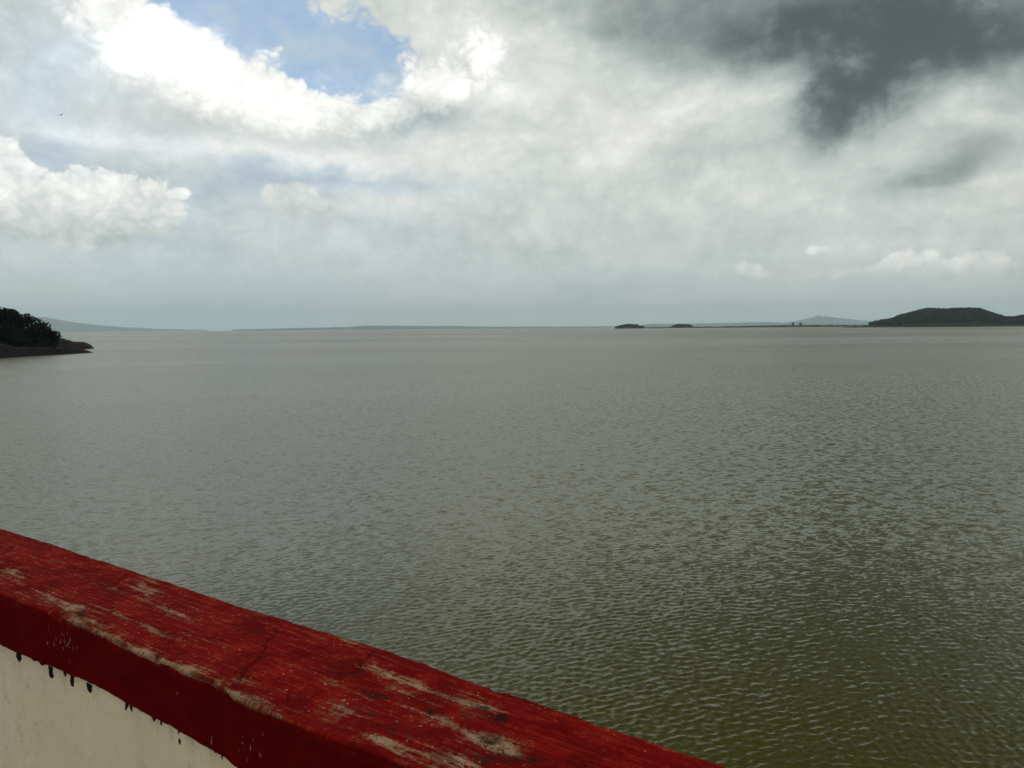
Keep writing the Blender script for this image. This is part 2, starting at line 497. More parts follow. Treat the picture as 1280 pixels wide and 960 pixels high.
ICO = None
def ico():
    global ICO
    if ICO is None:
        bm = bmesh.new(); bmesh.ops.create_icosphere(bm, subdivisions=2, radius=1.0)
        v = np.array([x.co[:] for x in bm.verts]); f = np.array([[q.index for q in p.verts] for p in bm.faces]); bm.free()
        ICO = (v, f)
    return ICO

def canopy(name, pts, rmin, rmax, m, seed=0, squash=0.8, kind='stuff', label=None, cat=None):
    """a wood seen as one mass: lumpy crowns packed over the ground, each with torn leaf clumps"""
    r_ = np.random.default_rng(seed); v0, f0 = ico(); VV, FF = [], []; k = 0
    for p in pts:
        rr = r_.uniform(rmin, rmax)
        lump = 1 + 0.38 * vnoise(v0[:, 0] * 2.2 + r_.uniform(0, 90), v0[:, 1] * 2.2 + v0[:, 2] * 3 + r_.uniform(0, 90), int(r_.integers(1, 60)), 3, 0.7)
        v = v0 * lump[:, None] * rr; v[:, 2] *= squash * r_.uniform(0.8, 1.25)
        VV.append(v + np.array(p) + np.array([0, 0, rr * 0.45])); FF.append(f0 + k); k += len(v0)
    me = mesh_np(name, np.concatenate(VV), np.concatenate(FF), smooth=False)
    o = obj(name, me, m); tag(o, label, cat, kind=kind)
    return o

def scatter(V, n, seed, zmin, t0=0.1, t1=0.75):
    r_ = np.random.default_rng(seed); ny, nx = V.shape[:2]; out = []
    while len(out) < n:
        i, j = r_.uniform(t0 * (ny - 1), t1 * (ny - 1)), r_.uniform(1, nx - 2)
        a, b = int(i), int(j); fi, fj = i - a, j - b
        p = (V[a, b] * (1 - fi) + V[a + 1, b] * fi) * (1 - fj) + (V[a, b + 1] * (1 - fi) + V[a + 1, b + 1] * fi) * fj
        if p[2] > zmin(r_) if callable(zmin) else p[2] > zmin: out.append(p)
        elif r_.uniform() < 0.002: n -= 1
    return out
# bearings and height angles in degrees, as surveyed from the dam
LEFT_MOUNTAIN = [(-38.939, 0.5993), (-35.929, 0.9257), (-33.528, 0.8532), (-32.487, 0.8026), (-31.496, 1.0029), (-30.978, 0.9524), (-30.107, 0.7218), (-28.765, 0.5103), (-26.915, 0.3157), (-24.509, 0.1639), (-21.491, 0.0559)]
RIGHT_MOUNTAIN = [(18.937, 0.13), (20.513, 0.3917), (21.287, 0.5756), (21.696, 0.7076), (22.158, 0.6188), (22.819, 0.5278), (23.574, 0.4363), (25.059, 0.2562), (26.983, 0.1015)]
LOW_RANGE = [(8.884, 0.0813), (10.328, 0.2257), (12.329, 0.2238), (15.409, 0.2506), (17.594, 0.2902), (19.729, 0.2225), (23.078, 0.1756), (25.548, 0.1168)]
FAR_SHORE = [(-19.929, 0.0809), (-16.167, 0.139), (-13.949, 0.1779), (-11.687, 0.2057), (-10.828, 0.2802), (-8.227, 0.271), (-5.592, 0.2022), (-5.002, 0.2327), (-2.339, 0.1509), (3.6, 0.0991), (7.72, 0.0918)]
SPIT = [(5.667, -0.1258), (6.549, -0.0449), (8.012, 0.0129), (9.464, 0.0469), (12.33, 0.0617), (15.135, 0.0703), (17.867, 0.1068), (20.517, 0.1253), (23.08, 0.0992), (24.819, 0.0707), (26.031, 0.0584)]
ISLET_A = [(7.603, -0.0541), (8.012, 0.0364), (8.594, 0.084), (9.0, 0.0803), (9.406, 0.024), (9.811, -0.0731)]
ISLET_B = [(11.648, -0.0308), (11.989, 0.0532), (12.33, 0.0791), (12.67, 0.0759), (13.009, 0.0439), (13.292, -0.0452)]
SANDBAR = [(17.22, -0.0795), (17.491, -0.0253), (17.868, -0.0117), (18.191, -0.0316), (18.514, -0.0907)]
HILL = [(22.577, -0.027), (23.483, 0.0299), (24.72, 0.0933), (25.544, 0.2986), (26.12, 0.3767), (26.967, 0.7034), (27.896, 0.9707), (28.585, 1.0407), (29.494, 0.9814), (30.384, 1.0352), (31.262, 0.9664), (31.916, 0.7221), (32.562, 0.4411), (32.983, 0.4048), (33.397, 0.4777), (34.415, 0.6323), (36.011, 0.3399), (38.289, -0.0203)]
HEAD_FRONT = ([-44.38, -39.422, -33.645, -31.087, -28.524], [278.1, 288.4, 323.4, 346.5, 376.4])
HEAD_LEDGE = ([-44.322, -33.612, -31.498, -30.18, -29.287, -28.839, -28.524], [-0.8328, -0.9009, -0.9445, -0.9453, -1.0666, -1.2321, -1.3697])
HEAD_RIDGE = ([-44.194, -39.262, -35.929, -33.546, -32.302, -31.457, -30.813, -30.16, -29.633, -29.135, -28.866, -28.643, -28.513], [1.4164, 1.2413, 0.9257, 0.4832, 0.2265, -0.0331, -0.2693, -0.4831, -0.6976, -0.6957, -0.7887, -0.923, -1.1084])
HEAD_LOW_TIP = -28.501
HEAD_TIP = -28.444
WOOD_END = -30.987
SKYLINE_TREES = [(-33.378, 1.4208), (-32.925, 1.3243), (-32.555, 1.1616), (-32.097, 0.9875), (-31.47, 0.6243), (-31.134, 0.3696), (-30.885, 0.0882)]
LONE_TREES = [(20.045, 0.2358), (20.542, 0.2194)]
WOOD_TOP = ([-44.148, -39.214, -35.889, -33.504, -33.094, -32.601, -32.144, -31.769, -31.348, -31.015, -30.766], [2.22, 2.1552, 1.7391, 1.3708, 1.274, 1.0768, 0.8773, 0.6757, 0.4469, 0.1148, -0.1934])

# far ranges, then the low shores, islets and the wooded hill
ridge('distant_mountain', LEFT_MOUNTAIN, 47000.0, 2800.0, M_far, nx=120, ny=14, rough=0.05, seed=2, sink=20)
ridge('distant_mountain', RIGHT_MOUNTAIN, 47500.0, 2400.0, M_far, nx=120, ny=14, rough=0.05, seed=5, sink=20)
ridge('distant_hills', LOW_RANGE, 40000.0, 2000.0, M_far, nx=140, ny=12, rough=0.12, seed=7, sink=10)
ridge('far_shore', FAR_SHORE, 33000.0, 1800.0, M_far, nx=200, ny=12, rough=0.12, seed=9, sink=8)
spit, spitV = ridge('low_spit', SPIT, 5200.0, 260.0, M_shore, nx=260, ny=16, rough=0.20, seed=12, sink=4)
canopy('spit_scrub', scatter(spitV, 420, 3, 3.0), 2.0, 4.0, M_leaf, 8, 0.6)
islet_a, isA = ridge('islet', ISLET_A, 4800.0, 60.0, M_shore, nx=60, ny=16, rough=0.12, seed=14, sink=3)
islet_b, isB = ridge('islet', ISLET_B, 5500.0, 60.0, M_shore, nx=60, ny=16, rough=0.12, seed=15, sink=3)
ridge('sandbar', SANDBAR, 4100.0, 30.0, M_shore, nx=40, ny=10, rough=0.1, seed=16, sink=2)
def clump(V, n, seed, power, rmin, rmax):
    r_ = np.random.default_rng(seed); ny, nx = V.shape[:2]; out = []
    for i in range(n):
        a = int(np.clip(r_.normal(0.42, 0.17), 0.12, 0.8) * (ny - 1)); b = int(r_.uniform(0.04, 0.96) * (nx - 1))
        p = V[a, b].copy(); top = math.sin(math.pi * b / (nx - 1)) ** power
        p[2] = max(p[2], 0.5) + r_.uniform(0.0, 1.0) * top * 16.0; out.append(p)
    return out
canopy('islet_wood', clump(isA, 260, 2, 0.45, 4, 7), 4.5, 7.5, M_leaf, 21, 0.8)
canopy('islet_wood', clump(isB, 220, 3, 0.6, 4, 7), 4.5, 7.5, M_leaf, 22, 0.8)
hill, hillV = ridge('wooded_hill', HILL, 3400.0, 280.0, M_scrub, nx=260, ny=40, rough=0.05, seed=18, sink=4)
canopy('hill_forest', scatter(hillV, 3400, 6, 9.0, 0.06, 0.72), 5.0, 9.5, M_leaf, 31, 0.8)

# ------------------------------------------------------------------ headland on the left
def build_headland():
    nb, nr = 300, 90
    be = np.linspace(-56.0, HEAD_TIP - 0.02, nb)
    r0 = np.interp(be, *HEAD_FRONT)
    front = np.interp(be, *HEAD_LEDGE)                       # height angles of the low ledge and of the ridge
    back = np.interp(be, *HEAD_RIDGE)
    t = np.linspace(0, 1, nr) ** 1.35
    B, T = np.meshgrid(be, t, indexing='xy')                 # nr x nb
    Rr = (r0 - 6)[None, :] + T * 190.0
    dr = Rr - r0[None, :]
    zf = EYE + (r0 + 8) * np.tan(np.radians(front)); zf = np.where(be > HEAD_LOW_TIP, -3, zf)
    zb = EYE + (r0 + 98) * np.tan(np.radians(back))
    bs = np.radians(B) * 350
    wob = 3.0 * vnoise(bs / 9.0, Rr * 0 + 2, 41, 3)
    d2 = dr + wob
    f = zf[None, :] * sstep(d2, -1.0, 7.0) * (1 - 0.75 * sstep(d2, 9.0, 24.0)) - 2.0 * (1 - sstep(d2, -5.0, -0.5))
    f = np.where(sstep(d2, 14.0, 26.0) > 0, f - 3.0 * sstep(d2, 14.0, 26.0), f)
    keep = sstep(-B, -HEAD_LOW_TIP + 2.2, -HEAD_LOW_TIP + 5.0)   # towards the wood the slope is continuous
    rise = 0.30 + 0.70 * sstep(d2, 4.0, 95.0)
    b_ = zb[None, :] * (keep * rise * sstep(d2, 0.0, 9.0) + (1 - keep) * sstep(d2, 84.0, 98.0)) - 2.5 * (1 - sstep(d2, 0.0, 9.0) * keep - (1 - keep) * sstep(d2, 76.0, 90.0))
    b_ = b_ * (1 - sstep(dr, 130.0, 178.0)) - 6.0 * sstep(dr, 130.0, 178.0)
    z = np.maximum(f, b_)
    # broken, tilted beds of rock
    n1 = vnoise(bs / 14.0, Rr / 9.0, 51, 5, 0.62); n2 = vnoise(bs / 3.0, Rr / 2.2, 52, 4, 0.6)
    bed = z + 0.05 * bs + 1.1 * n1
    saw = bed / 1.1 - np.floor(bed / 1.1)
    above = sstep(z, -0.3, 1.2)
    size = np.clip(np.maximum(zf, zb * 0.8) / 5.0, 0.12, 1.0)[None, :]
    z = z + above * size * (0.45 * (sstep(saw, 0.15, 0.75) - 0.5) + 0.55 * n1 + 0.40 * n2)
    V = np.stack([Rr * np.sin(np.radians(B)), Rr * np.cos(np.radians(B)), z], -1)
    me = mesh_np('headland', V.reshape(-1, 3), grid_faces(nr, nb)[:, ::-1], smooth=False)
    tag(obj('headland', me, M_rock), kind='structure')
    return be, r0, V
HB, HR0, HV = build_headland()
def head_z(az, r):
    j = int(np.clip(np.searchsorted(HB, az), 1, len(HB) - 1)); cr = np.hypot(HV[:, j, 0], HV[:, j, 1])
    return float(np.interp(r, cr, HV[:, j, 2]))

def tree_mesh(h, w, seed, leaves):
    """returns trunk and crown meshes (base at the origin)"""
    r_ = np.random.default_rng(seed); VT, FT = [], []
    def tube(p, q, a, b, n=6):
        p, q = np.array(p, float), np.array(q, float); d = q - p; d /= np.linalg.norm(d)
        u = np.cross(d, [0.3, 0.9, 0.1]); u /= np.linalg.norm(u); v = np.cross(d, u); k = sum(len(x) for x in VT)
        an = np.arange(n) * 2 * math.pi / n
        ring = np.cos(an)[:, None] * u + np.sin(an)[:, None] * v
        VT.append(np.concatenate([p + ring * a, q + ring * b]))
        for i in range(n): FT.append([k + i, k + (i + 1) % n, k + n + (i + 1) % n, k + n + i])
    fork = np.array([r_.uniform(-.3, .3), r_.uniform(-.3, .3), h * 0.42])
    tube((0, 0, -0.6), fork, h * 0.035, h * 0.024)
    lobes = []
    for i in range(7):
        an = i * 2.4 + r_.uniform(-.4, .4); rr = w * 0.5 * r_.uniform(0.25, 0.75)
        c = np.array([math.cos(an) * rr, math.sin(an) * rr, h * r_.uniform(0.45, 0.86)])
        tube(fork, c, h * 0.016, h * 0.006, 5); lobes.append((c, w * r_.uniform(0.20, 0.33)))
    top = np.array([0, 0, h * 0.86]); tube(fork, top, h * 0.018, h * 0.005, 5); lobes.append((top, h * 0.15))
    cs = np.array([l[0] for l in lobes]); rs = np.array([l[1] for l in lobes])
    pick = r_.integers(0, len(lobes), leaves)
    d = r_.normal(size=(leaves, 3)); d /= np.linalg.norm(d, axis=1)[:, None]
    rad = rs[pick] * r_.uniform(0.25, 1.12, leaves) ** 0.6
    c = cs[pick] + d * rad[:, None] * np.array([1, 1, 0.8])
    s = r_.uniform(0.28, 0.70, leaves)
    u = r_.normal(size=(leaves, 3)); u /= np.linalg.norm(u, axis=1)[:, None]
    v = np.cross(u, r_.normal(size=(leaves, 3))); v /= np.linalg.norm(v, axis=1)[:, None]
    q = np.stack([c - u * s[:, None], c + v * s[:, None] * .7, c + u * s[:, None], c - v * s[:, None] * .7], 1).reshape(-1, 3)
    return (np.concatenate(VT), np.array(FT)), (q, np.arange(leaves * 4).reshape(-1, 4))

def tree(x, y, z, h, w, seed, label, leaves=900, group='trees along the skyline of the left headland', name='tree'):
    (tv, tf), (cv, cf) = tree_mesh(h, w, seed, leaves)
    e = bpy.data.objects.new(name, None); COL.objects.link(e); e.location = (x, y, z)
    obj('trunk', mesh_np('trunk', tv, tf), M_bark, e); obj('crown', mesh_np('crown', cv, cf, False), M_leaf, e)
    return tag(e, label, 'tree', group)

_where = ['leftmost tree on the skyline of the dark headland, cut by the picture edge',
          'second tree from the left edge on the dark headland skyline',
          'third tree from the left edge on the dark headland skyline',
          'fourth tree from the left edge, midway down the dark headland skyline',
          'third-last tree on the descending skyline of the dark headland',
          'second-last tree on the descending headland skyline, above the bare rocks',
          'rightmost and lowest tree of the dark headland, at the edge of the bare rocks']
for i, (a, e) in enumerate(SKYLINE_TREES):
    r = float(np.interp(a, HB, HR0)) + 48 + (i % 3) * 4
    gz = head_z(a, r); top = EYE + r * math.tan(R(e)); h = max(top - gz, 2.4)
    p = bearing(a, r)
    tree(p[0], p[1], gz, h * 1.03, max(h * 0.85, 3.4), 100 + i, _where[i])
# the wood behind and below them cannot be told apart tree by tree
def headland_wood():
    r_ = np.random.default_rng(77); VV, FF, k = [], [], 0
    for i in range(300):
        a = r_.uniform(-55.0, WOOD_END - 0.15) if i > 190 else r_.uniform(-36.0, WOOD_END)
        base = float(np.interp(a, HB, HR0)); dr = r_.uniform(17, 62); r = base + dr
        gz = head_z(a, r); lim = EYE + r * math.tan(R(float(np.interp(a, *WOOD_TOP)))) - 0.1
        h = min(r_.uniform(4.5, 7.5), lim - gz)
        if h < 1.6: continue
        _, (cv, cf) = tree_mesh(h, max(h * 0.95, 3.0), 300 + i, 360)
        p = bearing(a, r); VV.append(cv * [1, 1, 1.0] + [p[0], p[1], gz - 0.25 * h]); FF.append(cf + k); k += len(cv)
        low = cv[:520] * [1, 1, 0.55] + [p[0], p[1], gz - 0.2]; VV.append(low); FF.append(np.arange(len(low)).reshape(-1, 4) + k); k += len(low)
    me = mesh_np('headland_wood', np.concatenate(VV), np.concatenate(FF), False)
    tag(obj('headland_wood', me, M_leaf), kind='stuff')
headland_wood()
for i, (a, e) in enumerate(LONE_TREES):
    p = bearing(a, 5050.0); top = EYE + 5050 * math.tan(R(e)); gz = 5.0
    t = tree(p[0], p[1], gz, max(top - gz, 9), 16.0, 900 + i,
         ('left one of two tiny lone trees on the low far spit', 'right one of two tiny lone trees on the low far spit, nearer the hill')[i],
         leaves=500, group='lone trees on the far spit')
    cr = [c for c in t.children if c.name.startswith('crown')][0]
    # large crown seen from five kilometres: bigger leaf clumps
    me = cr.data; co = np.zeros(len(me.vertices) * 3, np.float32); me.vertices.foreach_get('co', co); co = co.reshape(-1, 4, 3)
    ctr = co.mean(1, keepdims=True); co = ctr + (co - ctr) * 3.2; me.vertices.foreach_set('co', co.ravel().astype(np.float32)); me.update()

# ------------------------------------------------------------------ air between here and the mountains
def build_haze():
    bm = bmesh.new(); bmesh.ops.create_cube(bm, size=1.0)
    me = bpy.data.meshes.new('haze'); bm.to_mesh(me); bm.free()
    me.transform(Matrix.Diagonal((106000.0, 106000.0, 1320.0, 1.0)))
    m = bpy.data.materials.new('haze'); m.use_nodes = True; m.node_tree.nodes.clear()
    v = m.node_tree.nodes.new('ShaderNodeVolumePrincipled'); o = m.node_tree.nodes.new('ShaderNodeOutputMaterial')
    v.inputs['Color'].default_value = (0.74, 0.925, 1.0, 1.0); v.inputs['Density'].default_value = HAZE
    v.inputs['Anisotropy'].default_value = 0.0
    m.node_tree.links.new(v.outputs[0], o.inputs['Volume'])
    tag(obj('haze', me, m, loc=(0, 0, 660.0 - 22.0)), kind='stuff')
HAZE = 3.0e-5
build_haze()


# ------------------------------------------------------------------ dam and parapet
# along = metres along the dam (away to the left), out = metres towards the water, up from the top of the coping
DAM_TH = R(55)
D_ = np.array([-math.sin(DAM_TH), math.cos(DAM_TH), 0.0]); N_ = np.array([math.cos(DAM_TH), math.sin(DAM_TH), 0.0])
TOP = EYE - 0.75
P_IN, P_OUT, BAND = 0.932, 1.257, 0.160
def dam(s, p, z):
    s, p, z = np.broadcast_arrays(np.asarray(s, float), np.asarray(p, float), np.asarray(z, float))
    return s[..., None] * D_ + p[..., None] * N_ + np.stack([0 * z, 0 * z, z + TOP], -1)
# patches of wear, measured on the coping: along, out, half sizes, tilt, strength
WORN = [
    (2.639, 1.031, 0.09, 0.03, 0, 0.9),
    (2.259, 0.978, 0.1, 0.022, 0, 1.0),
    (2.17, 1.0, 0.07, 0.02, 0, 0.9),
    (2.43, 1.0, 0.25, 0.008, 0, 0.5),
    (2.231, 1.132, 0.12, 0.012, 0, 0.7),
    (2.122, 1.179, 0.1, 0.03, 10, 1.2),
    (2.213, 1.257, 0.08, 0.03, 0, 0.6),
    (1.903, 1.121, 0.12, 0.016, 0, 1.1),
    (1.991, 1.027, 0.2, 0.015, 0, 0.6),
    (2.033, 0.966, 0.1, 0.02, 0, 0.9),
    (1.934, 0.936, 0.15, 0.012, 0, 0.7),
    (1.717, 0.938, 0.14, 0.012, 0, 0.9),
    (1.541, 0.939, 0.12, 0.012, 0, 0.9),
    (1.8, 1.026, 0.1, 0.012, 0, 0.7),
    (1.384, 0.932, 0.05, 0.012, 0, 1.1),
    (1.286, 0.919, 0.06, 0.012, 0, 1.2),
    (1.617, 1.06, 0.1, 0.01, 0, 0.7),
    (1.404, 0.975, 0.02, 0.015, 0, 0.8),
    (1.359, 1.244, 0.05, 0.012, 0, 0.7),
    (1.349, 1.058, 0.2, 0.03, 0, -0.3),
    (1.54, 1.14, 0.12, 0.04, 0, -0.35),
    (1.233, 1.081, 0.03, 0.018, 0, 0.6),
    (1.114, 1.004, 0.06, 0.03, 0, 0.5),
    (1.118, 1.168, 0.12, 0.012, 0, 0.8),
    (1.179, 1.182, 0.1, 0.01, 0, 0.8),
    (1.04, 1.133, 0.1, 0.008, 0, 0.8),
    (0.986, 1.17, 0.1, 0.015, 0, 0.7),
    (0.911, 1.18, 0.06, 0.02, 0, 0.9),
    (0.953, 1.094, 0.07, 0.012, 0, 0.8),
    (0.865, 1.082, 0.08, 0.02, 0, 0.6),
    (0.765, 1.083, 0.06, 0.03, 0, 1.0),
    (0.797, 1.078, 0.07, 0.03, 0, 0.9),
    (0.844, 0.999, 0.06, 0.02, 0, 0.7),
    (0.932, 0.97, 0.08, 0.012, 0, 0.9),
    (0.975, 0.974, 0.05, 0.012, 0, 0.7),
    (0.764, 1.133, 0.04, 0.015, 0, 0.7),
    (1.084, 1.063, 0.1, 0.03, 0, 0.3),
    (0.671, 1.147, 0.12, 0.06, 0, -0.7),
    (0.605, 1.145, 0.12, 0.06, 0, -0.7),
    (0.661, 1.078, 0.1, 0.05, 0, -0.4),
    (1.952, 1.236, 0.2, 0.03, 0, -0.2),
    (0.805, 0.911, 0.1, 0.05, 0, 0.5),
    (0.786, 0.993, 0.06, 0.03, 0, 0.8),
]
GRIMY = [
    (2.642, 1.067, 0.03, 0.012, 0, 1.2),
    (2.092, 0.974, 0.05, 0.02, 20, 0.9),
    (1.972, 1.007, 0.05, 0.02, 0, 0.8),
    (2.148, 1.212, 0.05, 0.012, 0, 0.8),
    (1.411, 0.98, 0.012, 0.02, 0, 0.9),
    (1.217, 1.147, 0.02, 0.02, 0, 1.0),
    (1.15, 1.093, 0.05, 0.02, 0, 0.6),
    (1.102, 1.092, 0.04, 0.02, 0, 0.8),
    (1.079, 1.035, 0.05, 0.02, 0, 0.7),
    (0.986, 1.017, 0.06, 0.03, 0, 0.8),
    (0.97, 1.101, 0.02, 0.012, 0, 1.1),
    (0.899, 1.169, 0.03, 0.02, 0, 0.9),
    (0.841, 1.159, 0.02, 0.015, 0, 1.3),
    (0.817, 1.081, 0.04, 0.025, 0, 1.0),
    (0.751, 1.062, 0.04, 0.03, 0, 0.9),
    (0.79, 1.02, 0.04, 0.02, 0, 0.9),
    (1.06, 0.985, 0.05, 0.02, 0, 0.5),
    (0.924, 1.132, 0.1, 0.02, 0, 0.3),
    (0.709, 1.075, 0.03, 0.03, 0, 0.8),
    (0.839, 1.135, 0.06, 0.03, 0, 0.5),
]
CHIPPED = [
    (2.208, -0.06, 0.1, 0.03, 0, 0.8),
    (2.122, -0.095, 0.08, 0.03, 0, 1.0),
    (2.074, -0.051, 0.05, 0.05, 0, 0.8),
    (1.969, -0.038, 0.03, 0.02, 0, 0.5),
    (1.323, -0.097, 0.04, 0.03, 0, 0.8),
    (1.27, -0.089, 0.05, 0.02, 0, 0.8),
    (1.587, -0.072, 0.012, 0.015, 0, 1.0),
    (1.426, 0.002, 0.1, 0.015, 0, 0.4),
    (2.371, -0.018, 0.04, 0.01, 0, 0.8),
    (1.478, -0.137, 0.03, 0.03, 0, 0.7),
    (1.243, -0.048, 0.05, 0.02, 0, 0.6),
    (1.351, -0.132, 0.1, 0.03, 0, 0.3),
]
CRACKS = [[(2.256, 1.149), (2.291, 1.187), (2.325, 1.238)], [(2.866, 1.094), (2.96, 1.169)], [(1.402, 0.968), (1.44, 1.022), (1.468, 1.068), (1.557, 1.188)], [(1.225, 1.142), (1.246, 1.187), (1.26, 1.218), (1.265, 1.252)], [(1.902, 1.093), (1.924, 1.12), (1.947, 1.148)], [(1.245, 0.975), (1.275, 1.009)]]
EDGE_IN = ([0.733, 0.939, 1.048, 1.188, 1.277, 1.372, 1.42, 1.59, 1.862, 2.183, 2.463], [0.0092, 0.0055, -0.005, -0.011, -0.008, 0.0002, 0.01, 0.0085, 0.0107, 0.0033, -0.0035])
EDGE_OUT = ([0.432, 0.684, 1.036, 1.257, 1.796, 2.394, 3.302], [0.0025, 0.0018, 0.016, 0.0183, 0.0115, 0.016, 0.0138])
ARRIS = ([0.798, 0.902, 0.974, 1.048, 1.155, 1.238, 1.374, 1.483, 1.717, 2.023, 2.272, 2.463], [0.8, 1.2, 1.2, 0.3, 0.5, 1.5, 1.8, 1.5, 1.4, 1.3, 0.9, 0.3])
LIP = ([1.374, 1.494, 1.651, 1.825, 2.021, 2.242, 2.493], [-0.001, 0.002, 0.006, 0.01, 0.011, 0.004, 0.0])
DRIPS = [
    (2.426, -0.1756, 0.021, 0.035, [0.5, 1, 1, 0.9, 0.8, 0.3], 0.1),
    (2.231, -0.1692, 0.0189, 0.0403, [1, 0.9, 0.8, 0.8, 0.9, 0.4], -0.0),
    (2.109, -0.1623, 0.0154, 0.0391, [1.6, 1.0, 0.7, 0.9, 0.8, 0.3], 0.1),
    (2.02, -0.1625, 0.0189, 0.0294, [0.9, 1, 0.9, 0.8, 0.6, 0.2], -0.05),
    (1.832, -0.1608, 0.0131, 0.028, [1.6, 1, 0.7, 0.45, 0.35, 0.15], 0.45),
    (1.818, -0.1648, 0.0093, 0.0175, [1.6, 1, 0.7, 0.5, 0.35, 0.15], -0.3),
    (1.715, -0.1647, 0.0111, 0.013, [1.5, 1, 0.8, 0.6, 0.4, 0.2], 0),
    (1.684, -0.1633, 0.0068, 0.0149, [1.5, 1, 0.8, 0.6, 0.4, 0.2], 0),
    (1.612, -0.1664, 0.0036, 0.0108, [1.5, 1, 0.8, 0.6, 0.4, 0.2], 0),
    (1.61, -0.1848, 0.0052, 0.0166, [0.4, 0.8, 1, 0.9, 0.7, 0.3], 0),
    (1.473, -0.1657, 0.0074, 0.0104, [1.6, 1, 0.8, 0.6, 0.4, 0.2], 0),
    (1.447, -0.1681, 0.0047, 0.0159, [1.6, 1, 0.7, 0.5, 0.3, 0.15], 0),
    (2.283, -0.1709, 0.0243, 0.0125, [1.3, 1, 0.8, 0.6, 0.4, 0.2], 0),
    (2.332, -0.1715, 0.0249, 0.0102, [1.3, 1, 0.8, 0.6, 0.4, 0.2], 0),
    (2.149, -0.1638, 0.0135, 0.0167, [1.3, 1, 0.8, 0.6, 0.4, 0.2], 0),
]
BIRD = (-29.7, 13.44, 140.0)

def splat(s, p, lst):
    tot = np.zeros_like(s)
    for a, b, ra, rb, tilt, amp in lst:
        c, n = math.cos(R(tilt)), math.sin(R(tilt)); x, y = s - a, p - b
        tot += amp * np.exp(-((c * x + n * y) / ra) ** 2 - ((-n * x + c * y) / rb) ** 2)
    return tot

def crack_dist(s, p):
    best = np.full(s.shape, 9.0)
    for pts in CRACKS:
        for (a, b), (c, d) in zip(pts[:-1], pts[1:]):
            vx, vy = c - a, d - b; t = np.clip(((s - a) * vx + (p - b) * vy) / (vx * vx + vy * vy), 0, 1)
            best = np.minimum(best, np.hypot(s - a - t * vx, p - b - t * vy))
    return best

